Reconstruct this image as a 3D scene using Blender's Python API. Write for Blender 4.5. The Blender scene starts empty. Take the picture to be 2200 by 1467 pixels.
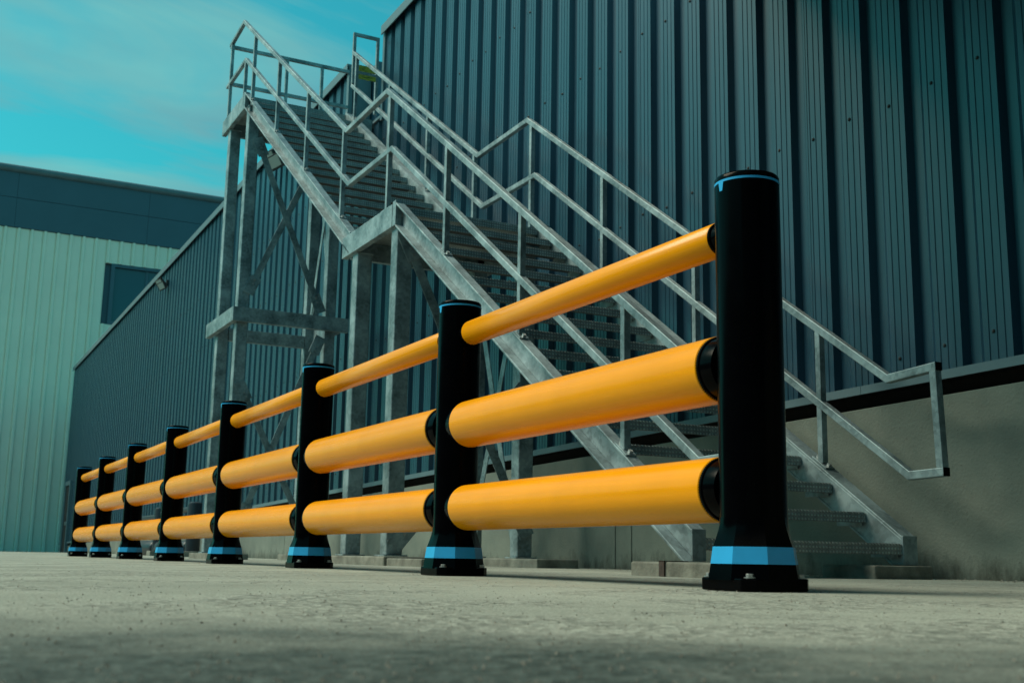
import bpy, bmesh, math, random
from mathutils import Vector, Matrix, Euler
random.seed(7)
S = bpy.context.scene
C = S.collection
R = math.radians

# ------------------------------------------------------------------ camera
CAM = Vector((2.6353, -2.1401, 0.0789))
yaw, pitch, roll = 0.4763, 0.1844, 0.0174
fw = Vector((-math.cos(yaw) * math.cos(pitch), math.sin(yaw) * math.cos(pitch), math.sin(pitch)))
rt = fw.cross(Vector((0, 0, 1))).normalized()
up = rt.cross(fw)
r2 = rt * math.cos(roll) + up * math.sin(roll)
u2 = -rt * math.sin(roll) + up * math.cos(roll)
cd = bpy.data.cameras.new('camera')
cam = bpy.data.objects.new('camera', cd)
C.objects.link(cam)
M = Matrix((r2, u2, -fw)).transposed().to_4x4()
M.translation = CAM
cam.matrix_world = M
cd.sensor_fit = 'HORIZONTAL'
cd.sensor_width = 36.0
cd.lens = 2492.2 / 2200 * 36.0
cd.clip_start = 0.02
cd.clip_end = 3000
cd.dof.use_dof = True
cd.dof.focus_distance = 4.4
cd.dof.aperture_fstop = 9.0
S.camera = cam

# ------------------------------------------------------------------ world, sun, exposure
SUN_EL, SUN_AZ = 50.0, 238.0          # direction the light comes from; azimuth from +X towards +Y
S.view_settings.view_transform = 'Standard'
S.view_settings.look = 'None'
S.view_settings.exposure = 1.4
S.view_settings.gamma = 1.0
S.view_settings.use_curve_mapping = False
wd = bpy.data.worlds.new('World')
S.world = wd
wd.use_nodes = True
nt = wd.node_tree
nt.nodes.clear()
def wn(t, **k):
    n = nt.nodes.new(t)
    for a, b in k.items():
        setattr(n, a, b)
    return n
out = wn('ShaderNodeOutputWorld')
bg = wn('ShaderNodeBackground')
sky = wn('ShaderNodeTexSky', sky_type='NISHITA')
sky.sun_disc = False
sky.sun_elevation = R(SUN_EL)
sky.sun_rotation = R(90 - SUN_AZ)
sky.air_density = 1.3
sky.dust_density = 1.2
sky.ozone_density = 2.0
tint = wn('ShaderNodeMix', data_type='RGBA', blend_type='MULTIPLY')
tint.inputs[0].default_value = 1.0
tint.inputs[7].default_value = (0.13, 1.02, 0.82, 1)
tc = wn('ShaderNodeTexCoord')
# clouds live on a flat layer overhead: direction / (z + small)
sep = wn('ShaderNodeSeparateXYZ')
za = wn('ShaderNodeMath', operation='ADD'); za.inputs[1].default_value = 0.10
zm = wn('ShaderNodeMath', operation='MAXIMUM'); zm.inputs[1].default_value = 0.05
dx = wn('ShaderNodeMath', operation='DIVIDE'); dy = wn('ShaderNodeMath', operation='DIVIDE')
cmb = wn('ShaderNodeCombineXYZ')
nz = wn('ShaderNodeTexNoise'); nz.inputs['Scale'].default_value = 2.3
nz.inputs['Detail'].default_value = 7; nz.inputs['Roughness'].default_value = 0.52
nz.inputs['Distortion'].default_value = 0.6
rmp = wn('ShaderNodeValToRGB')
rmp.color_ramp.elements[0].position = 0.46; rmp.color_ramp.elements[0].color = (0, 0, 0, 1)
rmp.color_ramp.elements[1].position = 0.58; rmp.color_ramp.elements[1].color = (0.68, 0.68, 0.68, 1)
nz2 = wn('ShaderNodeTexNoise'); nz2.inputs['Scale'].default_value = 2.3; nz2.inputs['Detail'].default_value = 4
ccol = wn('ShaderNodeValToRGB')
ccol.color_ramp.elements[0].position = 0.35; ccol.color_ramp.elements[0].color = (1.25, 2.35, 2.75, 1)
ccol.color_ramp.elements[1].position = 0.68; ccol.color_ramp.elements[1].color = (1.7, 4.6, 4.3, 1)
mixc = wn('ShaderNodeMix', data_type='RGBA')
L = nt.links.new
L(tc.outputs['Generated'], sep.inputs[0])
L(sep.outputs['Z'], za.inputs[0]); L(za.outputs[0], zm.inputs[0])
L(sep.outputs['X'], dx.inputs[0]); L(zm.outputs[0], dx.inputs[1])
L(sep.outputs['Y'], dy.inputs[0]); L(zm.outputs[0], dy.inputs[1])
L(dx.outputs[0], cmb.inputs['X']); L(dy.outputs[0], cmb.inputs['Y'])
smap = wn('ShaderNodeMapping'); smap.inputs['Rotation'].default_value = (0, 0, R(25)); smap.inputs['Scale'].default_value = (1.0, 0.45, 1.0); smap.inputs['Location'].default_value = (9.3, 4.4, 0)
L(cmb.outputs[0], smap.inputs[0])
L(smap.outputs[0], nz.inputs['Vector']); L(smap.outputs[0], nz2.inputs['Vector'])
L(nz.outputs['Fac'], rmp.inputs[0]); L(nz2.outputs['Fac'], ccol.inputs[0])
L(sky.outputs[0], tint.inputs[6])
L(rmp.outputs[0], mixc.inputs[0]); L(tint.outputs[2], mixc.inputs[6]); L(ccol.outputs[0], mixc.inputs[7])
L(mixc.outputs[2], bg.inputs['Color'])
bg.inputs['Strength'].default_value = 0.05
L(bg.outputs[0], out.inputs['Surface'])

sd = bpy.data.lights.new('sun', 'SUN')
sun = bpy.data.objects.new('sun', sd)
C.objects.link(sun)
sd.energy = 1.5
sd.angle = R(35)
sd.color = (1.0, 0.88, 0.68)
dvec = Vector((math.cos(R(SUN_AZ)) * math.cos(R(SUN_EL)), math.sin(R(SUN_AZ)) * math.cos(R(SUN_EL)), math.sin(R(SUN_EL))))
sun.rotation_euler = dvec.to_track_quat('Z', 'Y').to_euler()
sun.location = (0, 0, 30)

# ------------------------------------------------------------------ materials
def mat(name, base, rough=0.5, metal=0.0, var=0.0, vscale=3.0, rvar=0.0, bump=0.0, bscale=60.0, spec=0.5, coat=0.0, space='Object', extra=None):
    m = bpy.data.materials.new(name); m.use_nodes = True
    t = m.node_tree; N = t.nodes; l = t.links.new
    b = N['Principled BSDF']
    b.inputs['Base Color'].default_value = (*base, 1)
    b.inputs['Roughness'].default_value = rough
    b.inputs['Metallic'].default_value = metal
    b.inputs['Specular IOR Level'].default_value = spec
    b.inputs['Coat Weight'].default_value = coat
    co = N.new('ShaderNodeTexCoord')
    geo = N.new('ShaderNodeNewGeometry')
    vec = co.outputs['Object'] if space == 'Object' else geo.outputs['Position']
    if var or rvar:
        n = N.new('ShaderNodeTexNoise'); n.inputs['Scale'].default_value = vscale
        n.inputs['Detail'].default_value = 8; n.inputs['Roughness'].default_value = 0.6
        l(vec, n.inputs['Vector'])
        mr = N.new('ShaderNodeMapRange'); l(n.outputs['Fac'], mr.inputs[0])
        mr.inputs[1].default_value = 0.3; mr.inputs[2].default_value = 0.7
        mr.inputs[3].default_value = 1 - var; mr.inputs[4].default_value = 1 + var
        mx = N.new('ShaderNodeMix'); mx.data_type = 'RGBA'; mx.blend_type = 'MULTIPLY'; mx.inputs[0].default_value = 1
        mx.inputs[6].default_value = (*base, 1)
        l(mr.outputs[0], mx.inputs[7]); l(mx.outputs[2], b.inputs['Base Color'])
        if rvar:
            m2 = N.new('ShaderNodeMapRange'); l(n.outputs['Fac'], m2.inputs[0])
            m2.inputs[1].default_value = 0.3; m2.inputs[2].default_value = 0.7
            m2.inputs[3].default_value = rough - rvar; m2.inputs[4].default_value = rough + rvar
            l(m2.outputs[0], b.inputs['Roughness'])
    if bump:
        n3 = N.new('ShaderNodeTexNoise'); n3.inputs['Scale'].default_value = bscale; n3.inputs['Detail'].default_value = 6
        l(vec, n3.inputs['Vector'])
        bp = N.new('ShaderNodeBump'); bp.inputs['Strength'].default_value = bump; bp.inputs['Distance'].default_value = 0.01
        l(n3.outputs['Fac'], bp.inputs['Height']); l(bp.outputs[0], b.inputs['Normal'])
    if extra: extra(t, b, vec, geo)
    return m

def ex_clad(t, b, vec, geo):
    # faint vertical run marks and dust on painted sheet
    N = t.nodes; l = t.links.new
    mp = N.new('ShaderNodeMapping'); mp.inputs['Scale'].default_value = (9, 9, 0.35)
    l(geo.outputs['Position'], mp.inputs[0])
    n = N.new('ShaderNodeTexNoise'); n.inputs['Scale'].default_value = 1.0; n.inputs['Detail'].default_value = 6
    l(mp.outputs[0], n.inputs['Vector'])
    base = b.inputs['Base Color'].default_value[:]
    mr = N.new('ShaderNodeMapRange'); l(n.outputs['Fac'], mr.inputs[0])
    mr.inputs[1].default_value = 0.3; mr.inputs[2].default_value = 0.75; mr.inputs[3].default_value = 0.86; mr.inputs[4].default_value = 1.16
    mx = N.new('ShaderNodeMix'); mx.data_type = 'RGBA'; mx.blend_type = 'MULTIPLY'; mx.inputs[0].default_value = 1
    mx.inputs[6].default_value = base
    l(mr.outputs[0], mx.inputs[7]); l(mx.outputs[2], b.inputs['Base Color'])
    m2 = N.new('ShaderNodeMapRange'); l(n.outputs['Fac'], m2.inputs[0]); r0 = b.inputs['Roughness'].default_value
    m2.inputs[3].default_value = r0 - 0.06; m2.inputs[4].default_value = r0 + 0.08
    l(m2.outputs[0], b.inputs['Roughness'])

def ex_galv(t, b, vec, geo):
    N = t.nodes; l = t.links.new
    v = N.new('ShaderNodeTexVoronoi'); v.inputs['Scale'].default_value = 38
    l(geo.outputs['Position'], v.inputs['Vector'])
    n = N.new('ShaderNodeTexNoise'); n.inputs['Scale'].default_value = 4.5; n.inputs['Detail'].default_value = 7
    l(geo.outputs['Position'], n.inputs['Vector'])
    sx = N.new('ShaderNodeSeparateColor'); l(v.outputs['Color'], sx.inputs[0])
    mth = N.new('ShaderNodeMath'); mth.operation = 'MULTIPLY_ADD'; mth.inputs[1].default_value = 0.16
    l(sx.outputs[0], mth.inputs[0]); l(n.outputs['Fac'], mth.inputs[2])
    cr = N.new('ShaderNodeValToRGB')
    cr.color_ramp.elements[0].position = 0.38; cr.color_ramp.elements[0].color = (0.105, 0.15, 0.165, 1)
    cr.color_ramp.elements[1].position = 0.78; cr.color_ramp.elements[1].color = (0.32, 0.42, 0.45, 1)
    l(mth.outputs[0], cr.inputs[0]); l(cr.outputs[0], b.inputs['Base Color'])
    m2 = N.new('ShaderNodeMapRange'); l(n.outputs['Fac'], m2.inputs[0])
    m2.inputs[3].default_value = 0.36; m2.inputs[4].default_value = 0.62
    l(m2.outputs[0], b.inputs['Roughness'])
    n3 = N.new('ShaderNodeTexNoise'); n3.inputs['Scale'].default_value = 120
    l(geo.outputs['Position'], n3.inputs['Vector'])
    bp = N.new('ShaderNodeBump'); bp.inputs['Strength'].default_value = 0.15; bp.inputs['Distance'].default_value = 0.004
    l(n3.outputs['Fac'], bp.inputs['Height']); l(bp.outputs[0], b.inputs['Normal'])

def ex_durbar(t, b, vec, geo):
    # raised lozenge pattern of chequer plate, as fine relief
    ex_galv(t, b, vec, geo)
    for nd in t.nodes:
        if nd.bl_idname == 'ShaderNodeValToRGB':
            nd.color_ramp.elements[0].color = (0.30, 0.36, 0.37, 1); nd.color_ramp.elements[1].color = (0.58, 0.67, 0.67, 1)
    N = t.nodes; l = t.links.new
    sp = N.new('ShaderNodeSeparateXYZ'); l(vec, sp.inputs[0])
    def mth(op, a, c):
        q = N.new('ShaderNodeMath'); q.operation = op
        for i, w in enumerate((a, c)):
            if isinstance(w, (int, float)): q.inputs[i].default_value = w
            elif w is not None: l(w, q.inputs[i])
        return q.outputs[0]
    xz = mth('ADD', sp.outputs['X'], sp.outputs['Z'])
    u = mth('MULTIPLY', mth('ADD', sp.outputs['Y'], xz), 130.0)
    v = mth('MULTIPLY', mth('SUBTRACT', sp.outputs['Y'], xz), 130.0)
    h = mth('MULTIPLY', mth('SINE', u, None), mth('SINE', v, None))
    h = mth('MAXIMUM', h, 0.1)
    bp = N.new('ShaderNodeBump'); bp.inputs['Strength'].default_value = 1.0; bp.inputs['Distance'].default_value = 0.012
    src = b.inputs['Base Color'].links[0].from_socket
    wr = N.new('ShaderNodeMapRange'); l(h, wr.inputs[0]); wr.inputs[1].default_value = 0.1; wr.inputs[2].default_value = 0.7; wr.inputs[3].default_value = 0.55; wr.inputs[4].default_value = 1.25
    wm_ = N.new('ShaderNodeMix'); wm_.data_type = 'RGBA'; wm_.blend_type = 'MULTIPLY'; wm_.inputs[0].default_value = 1
    l(src, wm_.inputs[6]); l(wr.outputs[0], wm_.inputs[7]); l(wm_.outputs[2], b.inputs['Base Color'])
    l(h, bp.inputs['Height']); l(bp.outputs[0], b.inputs['Normal'])

def ex_plinth(t, b, vec, geo):
    N = t.nodes; l = t.links.new
    n = N.new('ShaderNodeTexNoise'); n.inputs['Scale'].default_value = 1.6; n.inputs['Detail'].default_value = 9; n.inputs['Roughness'].default_value = 0.62
    l(geo.outputs['Position'], n.inputs['Vector'])
    cr = N.new('ShaderNodeValToRGB')
    cr.color_ramp.elements[0].position = 0.34; cr.color_ramp.elements[0].color = (0.125, 0.155, 0.14, 1)
    cr.color_ramp.elements[1].position = 0.7; cr.color_ramp.elements[1].color = (0.205, 0.235, 0.205, 1)
    l(n.outputs['Fac'], cr.inputs[0])
    # splash-back moss: ragged dark streaks rising from the ground
    mp = N.new('ShaderNodeMapping'); mp.inputs['Scale'].default_value = (6.5, 6.5, 2.6)
    l(geo.outputs['Position'], mp.inputs[0])
    n2 = N.new('ShaderNodeTexNoise'); n2.inputs['Scale'].default_value = 1.0; n2.inputs['Detail'].default_value = 8; n2.inputs['Roughness'].default_value = 0.7
    l(mp.outputs[0], n2.inputs['Vector'])
    sp = N.new('ShaderNodeSeparateXYZ'); l(geo.outputs['Position'], sp.inputs[0])
    m1 = N.new('ShaderNodeMapRange'); l(sp.outputs['Z'], m1.inputs[0])
    m1.inputs[1].default_value = 0.0; m1.inputs[2].default_value = 0.22; m1.inputs[3].default_value = 0.26; m1.inputs[4].default_value = -0.10
    ad = N.new('ShaderNodeMath'); ad.operation = 'ADD'; l(m1.outputs[0], ad.inputs[0]); l(n2.outputs['Fac'], ad.inputs[1])
    m3 = N.new('ShaderNodeMapRange'); l(ad.outputs[0], m3.inputs[0]); m3.inputs[1].default_value = 0.56; m3.inputs[2].default_value = 0.86; m3.clamp = True
    mx = N.new('ShaderNodeMix'); mx.data_type = 'RGBA'
    l(m3.outputs[0], mx.inputs[0]); l(cr.outputs[0], mx.inputs[6]); mx.inputs[7].default_value = (0.035, 0.042, 0.034, 1)
    # fine pin holes
    v = N.new('ShaderNodeTexNoise'); v.inputs['Scale'].default_value = 55; v.inputs['Detail'].default_value = 3
    l(geo.outputs['Position'], v.inputs['Vector'])
    m4 = N.new('ShaderNodeMapRange'); l(v.outputs['Fac'], m4.inputs[0]); m4.inputs[1].default_value = 0.67; m4.inputs[2].default_value = 0.72; m4.inputs[4].default_value = 0.5
    mx2 = N.new('ShaderNodeMix'); mx2.data_type = 'RGBA'
    l(m4.outputs[0], mx2.inputs[0]); l(mx.outputs[2], mx2.inputs[6]); mx2.inputs[7].default_value = (0.08, 0.08, 0.07, 1)
    l(mx2.outputs[2], b.inputs['Base Color'])
    bp = N.new('ShaderNodeBump'); bp.inputs['Strength'].default_value = 0.35; bp.inputs['Distance'].default_value = 0.01
    l(v.outputs['Fac'], bp.inputs['Height']); l(bp.outputs[0], b.inputs['Normal'])

def ex_ground(t, b, vec, geo):
    N = t.nodes; l = t.links.new
    P = geo.outputs['Position']
    def noise(sc, det=8, ro=0.6, v=None):
        n = N.new('ShaderNodeTexNoise'); n.inputs['Scale'].default_value = sc; n.inputs['Detail'].default_value = det; n.inputs['Roughness'].default_value = ro
        l(v if v else P, n.inputs['Vector']); return n.outputs['Fac']
    def mr(v, a, c, d, e):
        q = N.new('ShaderNodeMapRange'); l(v, q.inputs[0])
        for i, w in enumerate((a, c, d, e)): q.inputs[i + 1].default_value = w
        return q.outputs[0]
    def mix(f, a, c, mode='MIX'):
        q = N.new('ShaderNodeMix'); q.data_type = 'RGBA'; q.blend_type = mode
        if isinstance(f, float): q.inputs[0].default_value = f
        else: l(f, q.inputs[0])
        for s, w in ((6, a), (7, c)):
            if isinstance(w, tuple): q.inputs[s].default_value = (*w, 1)
            else: l(w, q.inputs[s])
        return q.outputs[2]
    big = noise(0.8, 9, 0.62)
    col = mix(mr(big, 0.35, 0.68, 0, 1), (0.30, 0.325, 0.285), (0.47, 0.50, 0.44))
    # worn patches where the laitance has gone and dark aggregate shows
    worn = noise(1.7, 6, 0.55)
    wm = mr(worn, 0.46, 0.56, 0, 1)
    agg = N.new('ShaderNodeTexVoronoi'); agg.inputs['Scale'].default_value = 75; l(P, agg.inputs['Vector'])
    asep = N.new('ShaderNodeSeparateColor'); l(agg.outputs['Color'], asep.inputs[0])
    acol = mix(asep.outputs[0], (0.05, 0.06, 0.055), (0.50, 0.53, 0.47))
    fm = N.new('ShaderNodeMath'); fm.operation = 'MULTIPLY'; l(wm, fm.inputs[0]); fm.inputs[1].default_value = 0.7
    col = mix(fm.outputs[0], col, acol)
    # foreground shade painted into the ground colour, ragged edge towards the concrete apron
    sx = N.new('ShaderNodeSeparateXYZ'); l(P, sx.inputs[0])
    def mth(op, a, c):
        q = N.new('ShaderNodeMath'); q.operation = op
        for i, w in enumerate((a, c)):
            if isinstance(w, (int, float)): q.inputs[i].default_value = w
            else: l(w, q.inputs[i])
        return q.outputs[0]
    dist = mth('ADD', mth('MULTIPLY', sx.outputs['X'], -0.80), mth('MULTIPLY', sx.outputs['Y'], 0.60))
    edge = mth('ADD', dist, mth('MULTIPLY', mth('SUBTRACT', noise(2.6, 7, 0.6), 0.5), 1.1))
    fore_shade = mr(edge, -1.95, -2.55, 0, 1)
    fore_shade_col = mix(asep.outputs[1], (0.022, 0.040, 0.038), (0.098, 0.132, 0.125))
    col = mix(fore_shade, col, fore_shade_col)
    # speckle everywhere
    sp = noise(95, 3, 0.6)
    col = mix(mr(sp, 0.62, 0.70, 0, 0.75), col, (0.05, 0.05, 0.048))
    gr = noise(210, 2, 0.5)
    col = mix(0.75, col, mix(mr(gr, 0.36, 0.64, 0, 1), (0.45, 0.45, 0.45), (1.25, 1.25, 1.25)), 'MULTIPLY')
    sp2 = noise(60, 6, 0.75)
    col = mix(0.5, col, mix(mr(sp2, 0.35, 0.65, 0, 1), (0.60, 0.60, 0.60), (1.05, 1.05, 1.05)), 'MULTIPLY')
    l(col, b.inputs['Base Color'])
    hgt = N.new('ShaderNodeMath'); hgt.operation = 'MULTIPLY_ADD'
    l(agg.outputs['Distance'], hgt.inputs[0]); l(wm, hgt.inputs[1]); l(sp2, hgt.inputs[2])
    bp = N.new('ShaderNodeBump'); bp.inputs['Strength'].default_value = 0.55; bp.inputs['Distance'].default_value = 0.007
    l(hgt.outputs[0], bp.inputs['Height']); l(bp.outputs[0], b.inputs['Normal'])

def ex_rail(t, b, vec, geo):
    # extrusion lines and light handling marks along the tube
    N = t.nodes; l = t.links.new
    mp = N.new('ShaderNodeMapping'); mp.inputs['Scale'].default_value = (1.4, 45, 45); l(geo.outputs['Position'], mp.inputs[0])
    n = N.new('ShaderNodeTexNoise'); n.inputs['Scale'].default_value = 1.0; n.inputs['Detail'].default_value = 5; l(mp.outputs[0], n.inputs['Vector'])
    a = N.new('ShaderNodeMapRange'); l(n.outputs['Fac'], a.inputs[0]); a.inputs[1].default_value = 0.3; a.inputs[2].default_value = 0.7; a.inputs[3].default_value = 0.94; a.inputs[4].default_value = 1.04
    src = b.inputs['Base Color'].links[0].from_socket
    mx = N.new('ShaderNodeMix'); mx.data_type = 'RGBA'; mx.blend_type = 'MULTIPLY'; mx.inputs[0].default_value = 1
    l(src, mx.inputs[6]); l(a.outputs[0], mx.inputs[7])
    # sparse grey rub marks
    n2 = N.new('ShaderNodeTexNoise'); n2.inputs['Scale'].default_value = 7.0; n2.inputs['Detail'].default_value = 10; n2.inputs['Roughness'].default_value = 0.75; l(geo.outputs['Position'], n2.inputs['Vector'])
    a2 = N.new('ShaderNodeMapRange'); l(n2.outputs['Fac'], a2.inputs[0]); a2.inputs[1].default_value = 0.66; a2.inputs[2].default_value = 0.74; a2.inputs[3].default_value = 0.0; a2.inputs[4].default_value = 0.28
    m2 = N.new('ShaderNodeMix'); m2.data_type = 'RGBA'; l(a2.outputs[0], m2.inputs[0]); l(mx.outputs[2], m2.inputs[6]); m2.inputs[7].default_value = (0.30, 0.16, 0.06, 1)
    l(m2.outputs[2], b.inputs['Base Color'])
    r = N.new('ShaderNodeMapRange'); l(n.outputs['Fac'], r.inputs[0]); r.inputs[3].default_value = 0.17; r.inputs[4].default_value = 0.34
    l(r.outputs[0], b.inputs['Roughness'])

def ex_sign(t, b, vec, geo):
    # yellow plate with worn dark printing that is too far off to read
    N = t.nodes; l = t.links.new
    mp = N.new('ShaderNodeMapping'); mp.inputs['Scale'].default_value = (1, 14, 60); l(vec, mp.inputs[0])
    n = N.new('ShaderNodeTexNoise'); n.inputs['Scale'].default_value = 1.0; n.inputs['Detail'].default_value = 2; l(mp.outputs[0], n.inputs['Vector'])
    cr = N.new('ShaderNodeValToRGB'); cr.color_ramp.interpolation = 'LINEAR'
    cr.color_ramp.elements[0].position = 0.36; cr.color_ramp.elements[0].color = (0.14, 0.16, 0.02, 1)
    cr.color_ramp.elements[1].position = 0.56; cr.color_ramp.elements[1].color = (0.50, 0.48, 0.05, 1)
    l(n.outputs['Fac'], cr.inputs[0]); l(cr.outputs[0], b.inputs['Base Color'])

MT = {}
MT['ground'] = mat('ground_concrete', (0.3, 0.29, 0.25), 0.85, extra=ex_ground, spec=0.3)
MT['navy'] = mat('navy_sheet', (0.010, 0.048, 0.084), 0.33, extra=ex_clad, spec=0.75)
MT['navy_trim'] = mat('navy_trim', (0.10, 0.165, 0.195), 0.45, var=0.1, space='World')
MT['navy_panel'] = mat('navy_fascia', (0.055, 0.115, 0.165), 0.5, var=0.06, vscale=0.6, space='World')
MT['dark'] = mat('dark_recess', (0.012, 0.014, 0.016), 0.8)
MT['plinth'] = mat('plinth_concrete', (0.27, 0.26, 0.21), 0.88, extra=ex_plinth, spec=0.3)
MT['galv'] = mat('galvanised_steel', (0.42, 0.45, 0.45), 0.48, metal=0.35, extra=ex_galv)
MT['durbar'] = mat('chequer_plate', (0.36, 0.39, 0.39), 0.5, metal=0.3, extra=ex_durbar)
MT['tread_shade'] = mat('tread_plate_shade', (0.028, 0.034, 0.036), 0.75, metal=0.0, var=0.3, vscale=6)  # dark colour stands in for the shade under the treads
MT['black'] = mat('black_polymer', (0.0010, 0.0011, 0.0016), 0.17, rvar=0.03, var=0.15, vscale=14, spec=0.045)
MT['yellow'] = mat('yellow_polymer', (0.90, 0.335, 0.0005), 0.24, rvar=0.04, var=0.04, vscale=5, bump=0.02, bscale=240, spec=0.24, extra=ex_rail)
MT['blue'] = mat('blue_polymer', (0.030, 0.35, 0.72), 0.26, var=0.04, vscale=20)
MT['steel'] = mat('zinc_bolt', (0.40, 0.43, 0.43), 0.4, metal=0.8)
MT['white'] = mat('white_sheet', (0.90, 0.86, 0.75), 0.5, var=0.03, vscale=0.7, space='World')
MT['glass'] = mat('window_glass', (0.03, 0.07, 0.11), 0.08, spec=0.6)
MT['block'] = mat('footing_concrete', (0.19, 0.20, 0.175), 0.9, var=0.45, vscale=7, bump=0.4, bscale=60, spec=0.3, space='World')
MT['sign'] = mat('sign_face', (0.5, 0.5, 0.05), 0.5, extra=ex_sign)
MT['lamp_body'] = mat('lamp_body', (0.02, 0.022, 0.024), 0.5)
MT['lamp_glass'] = mat('lamp_lens', (0.34, 0.37, 0.35), 0.25)
MT['bollard'] = mat('bollard_paint', (0.012, 0.02, 0.03), 0.4, var=0.2, vscale=9)
MT['pebble'] = mat('pebble_stone', (0.24, 0.23, 0.20), 0.9, var=0.5, vscale=9, space='World')
MT['roof'] = mat('roof_membrane', (0.12, 0.13, 0.14), 0.8, var=0.1, space='World')

# ------------------------------------------------------------------ mesh helpers
WL = {}
class MB:
    def __init__(s): s.v = []; s.f = []
    def quadbox(s, c):
        n = len(s.v); s.v += [Vector(p) for p in c]
        s.f += [tuple(n + i for i in q) for q in ((0, 3, 2, 1), (4, 5, 6, 7), (0, 1, 5, 4), (1, 2, 6, 5), (2, 3, 7, 6), (3, 0, 4, 7))]
        return s
    def box(s, x0, x1, y0, y1, z0, z1):
        return s.quadbox([(x0, y0, z0), (x1, y0, z0), (x1, y1, z0), (x0, y1, z0), (x0, y0, z1), (x1, y0, z1), (x1, y1, z1), (x0, y1, z1)])
    def bar(s, p, q, w, h, side=(0, 1, 0)):
        """box from p to q; w along side, h across"""
        p = Vector(p); q = Vector(q); d = (q - p).normalized()
        a = Vector(side); a = (a - d * a.dot(d)).normalized(); b = d.cross(a)
        cs = []
        for e in (p, q):
            for (i, j) in ((-1, -1), (1, -1), (1, 1), (-1, 1)):
                cs.append(e + a * (i * w / 2) + b * (j * h / 2))
        return s.quadbox(cs)
    def prism(s, poly, axis, a0, a1):
        """polygon in the plane normal to axis (0:x -> (y,z), 1:y -> (x,z), 2:z -> (x,y)), extruded a0..a1"""
        n = len(s.v); k = len(poly)
        for a in (a0, a1):
            for (u, w) in poly:
                s.v.append(Vector((a, u, w)) if axis == 0 else Vector((u, a, w)) if axis == 1 else Vector((u, w, a)))
        s.f.append(tuple(n + i for i in range(k))); s.f.append(tuple(n + k + i for i in reversed(range(k))))
        for i in range(k):
            j = (i + 1) % k
            s.f.append((n + i, n + k + i, n + k + j, n + j))
        return s
    def rings(s, rs, close=True, cap=True):
        n = len(s.v); k = len(rs[0])
        for r in rs: s.v += [Vector(p) for p in r]
        for a in range(len(rs) - 1):
            for i in range(k):
                j = (i + 1) % k
                s.f.append((n + a * k + i, n + a * k + j, n + (a + 1) * k + j, n + (a + 1) * k + i))
        if cap:
            s.f.append(tuple(n + i for i in reversed(range(k))))
            s.f.append(tuple(n + (len(rs) - 1) * k + i for i in range(k)))
        return s
    def lathe(s, prof, k=32, axis='z', c=(0, 0, 0)):
        rs = []
        for (r, h) in prof:
            g = []
            for i in range(k):
                a = 2 * math.pi * i / k; u = r * math.cos(a); w = r * math.sin(a)
                g.append((c[0] + u, c[1] + w, c[2] + h) if axis == 'z' else (c[0] + h, c[1] + u, c[2] + w))
            rs.append(g)
        return s.rings(rs)
    def mesh(s, name, m, smooth=None, origin=(0, 0, 0)):
        me = bpy.data.meshes.new(name)
        o = Vector(origin)
        me.from_pydata([tuple(v - o) for v in s.v], [], s.f)
        bm = bmesh.new(); bm.from_mesh(me); bmesh.ops.recalc_face_normals(bm, faces=bm.faces); bm.to_mesh(me); bm.free()
        me.materials.append(MT[m])
        if smooth is not None:
            me.polygons.foreach_set('use_smooth', [True] * len(me.polygons))
            me.set_sharp_from_angle(angle=R(smooth))
        return me
    def build(s, name, m, parent=None, origin=None, smooth=None, bevel=0.0, seg=2):
        if origin is None:
            origin = WL[parent] if parent else sum(s.v, Vector()) / len(s.v)
        me = s.mesh(name, m, smooth, origin)
        return place(name, me, parent, origin, bevel, seg)

def place(name, me, parent, wloc, bevel=0.0, seg=2):
    o = bpy.data.objects.new(name, me); C.objects.link(o)
    wloc = Vector(wloc); WL[o] = wloc
    if parent:
        o.parent = parent; o.location = wloc - WL[parent]
    else: o.location = wloc
    if bevel:
        md = o.modifiers.new('bevel', 'BEVEL'); md.width = bevel; md.segments = seg; md.limit_method = 'ANGLE'; md.angle_limit = R(40)
        md.harden_normals = False
    return o

def thing(name, label, cat, loc, group=None):
    o = bpy.data.objects.new(name, None); C.objects.link(o); o.empty_display_size = 0.2
    o.location = loc; WL[o] = Vector(loc)
    return tag(o, label, cat, group)
def tag(o, label=None, cat=None, group=None, kind=None):
    if label: o['label'] = label
    if cat: o['category'] = cat
    if group: o['group'] = group
    if kind: o['kind'] = kind
    return o

# ================================================================== GROUND
g = MB(); g.v = [Vector(p) for p in ((-900, -900, 0), (900, -900, 0), (900, 900, 0), (-900, 900, 0))]; g.f = [(0, 1, 2, 3)]
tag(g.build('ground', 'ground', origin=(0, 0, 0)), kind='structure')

# ================================================================== MAIN WAREHOUSE
YW = 3.373                      # face of the sheet crowns
PX0, PITCH = -10.168, 0.3629
XL, XR = -46.2, 0.70            # ends of the long wall
NL, NR = -13.68, -12.235        # roof access notch in the parapet
DECK = 6.30
def eave(x): return 7.60 + 0.0105 * (x + 12.5)
def flash(x): return 1.195 + 0.0205 * (x + 1.77)       # lower edge of the sheeting drip
wh = thing('warehouse', 'long navy ribbed metal clad warehouse behind the steel staircase', 'warehouse', (-22, YW, 0))

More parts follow.
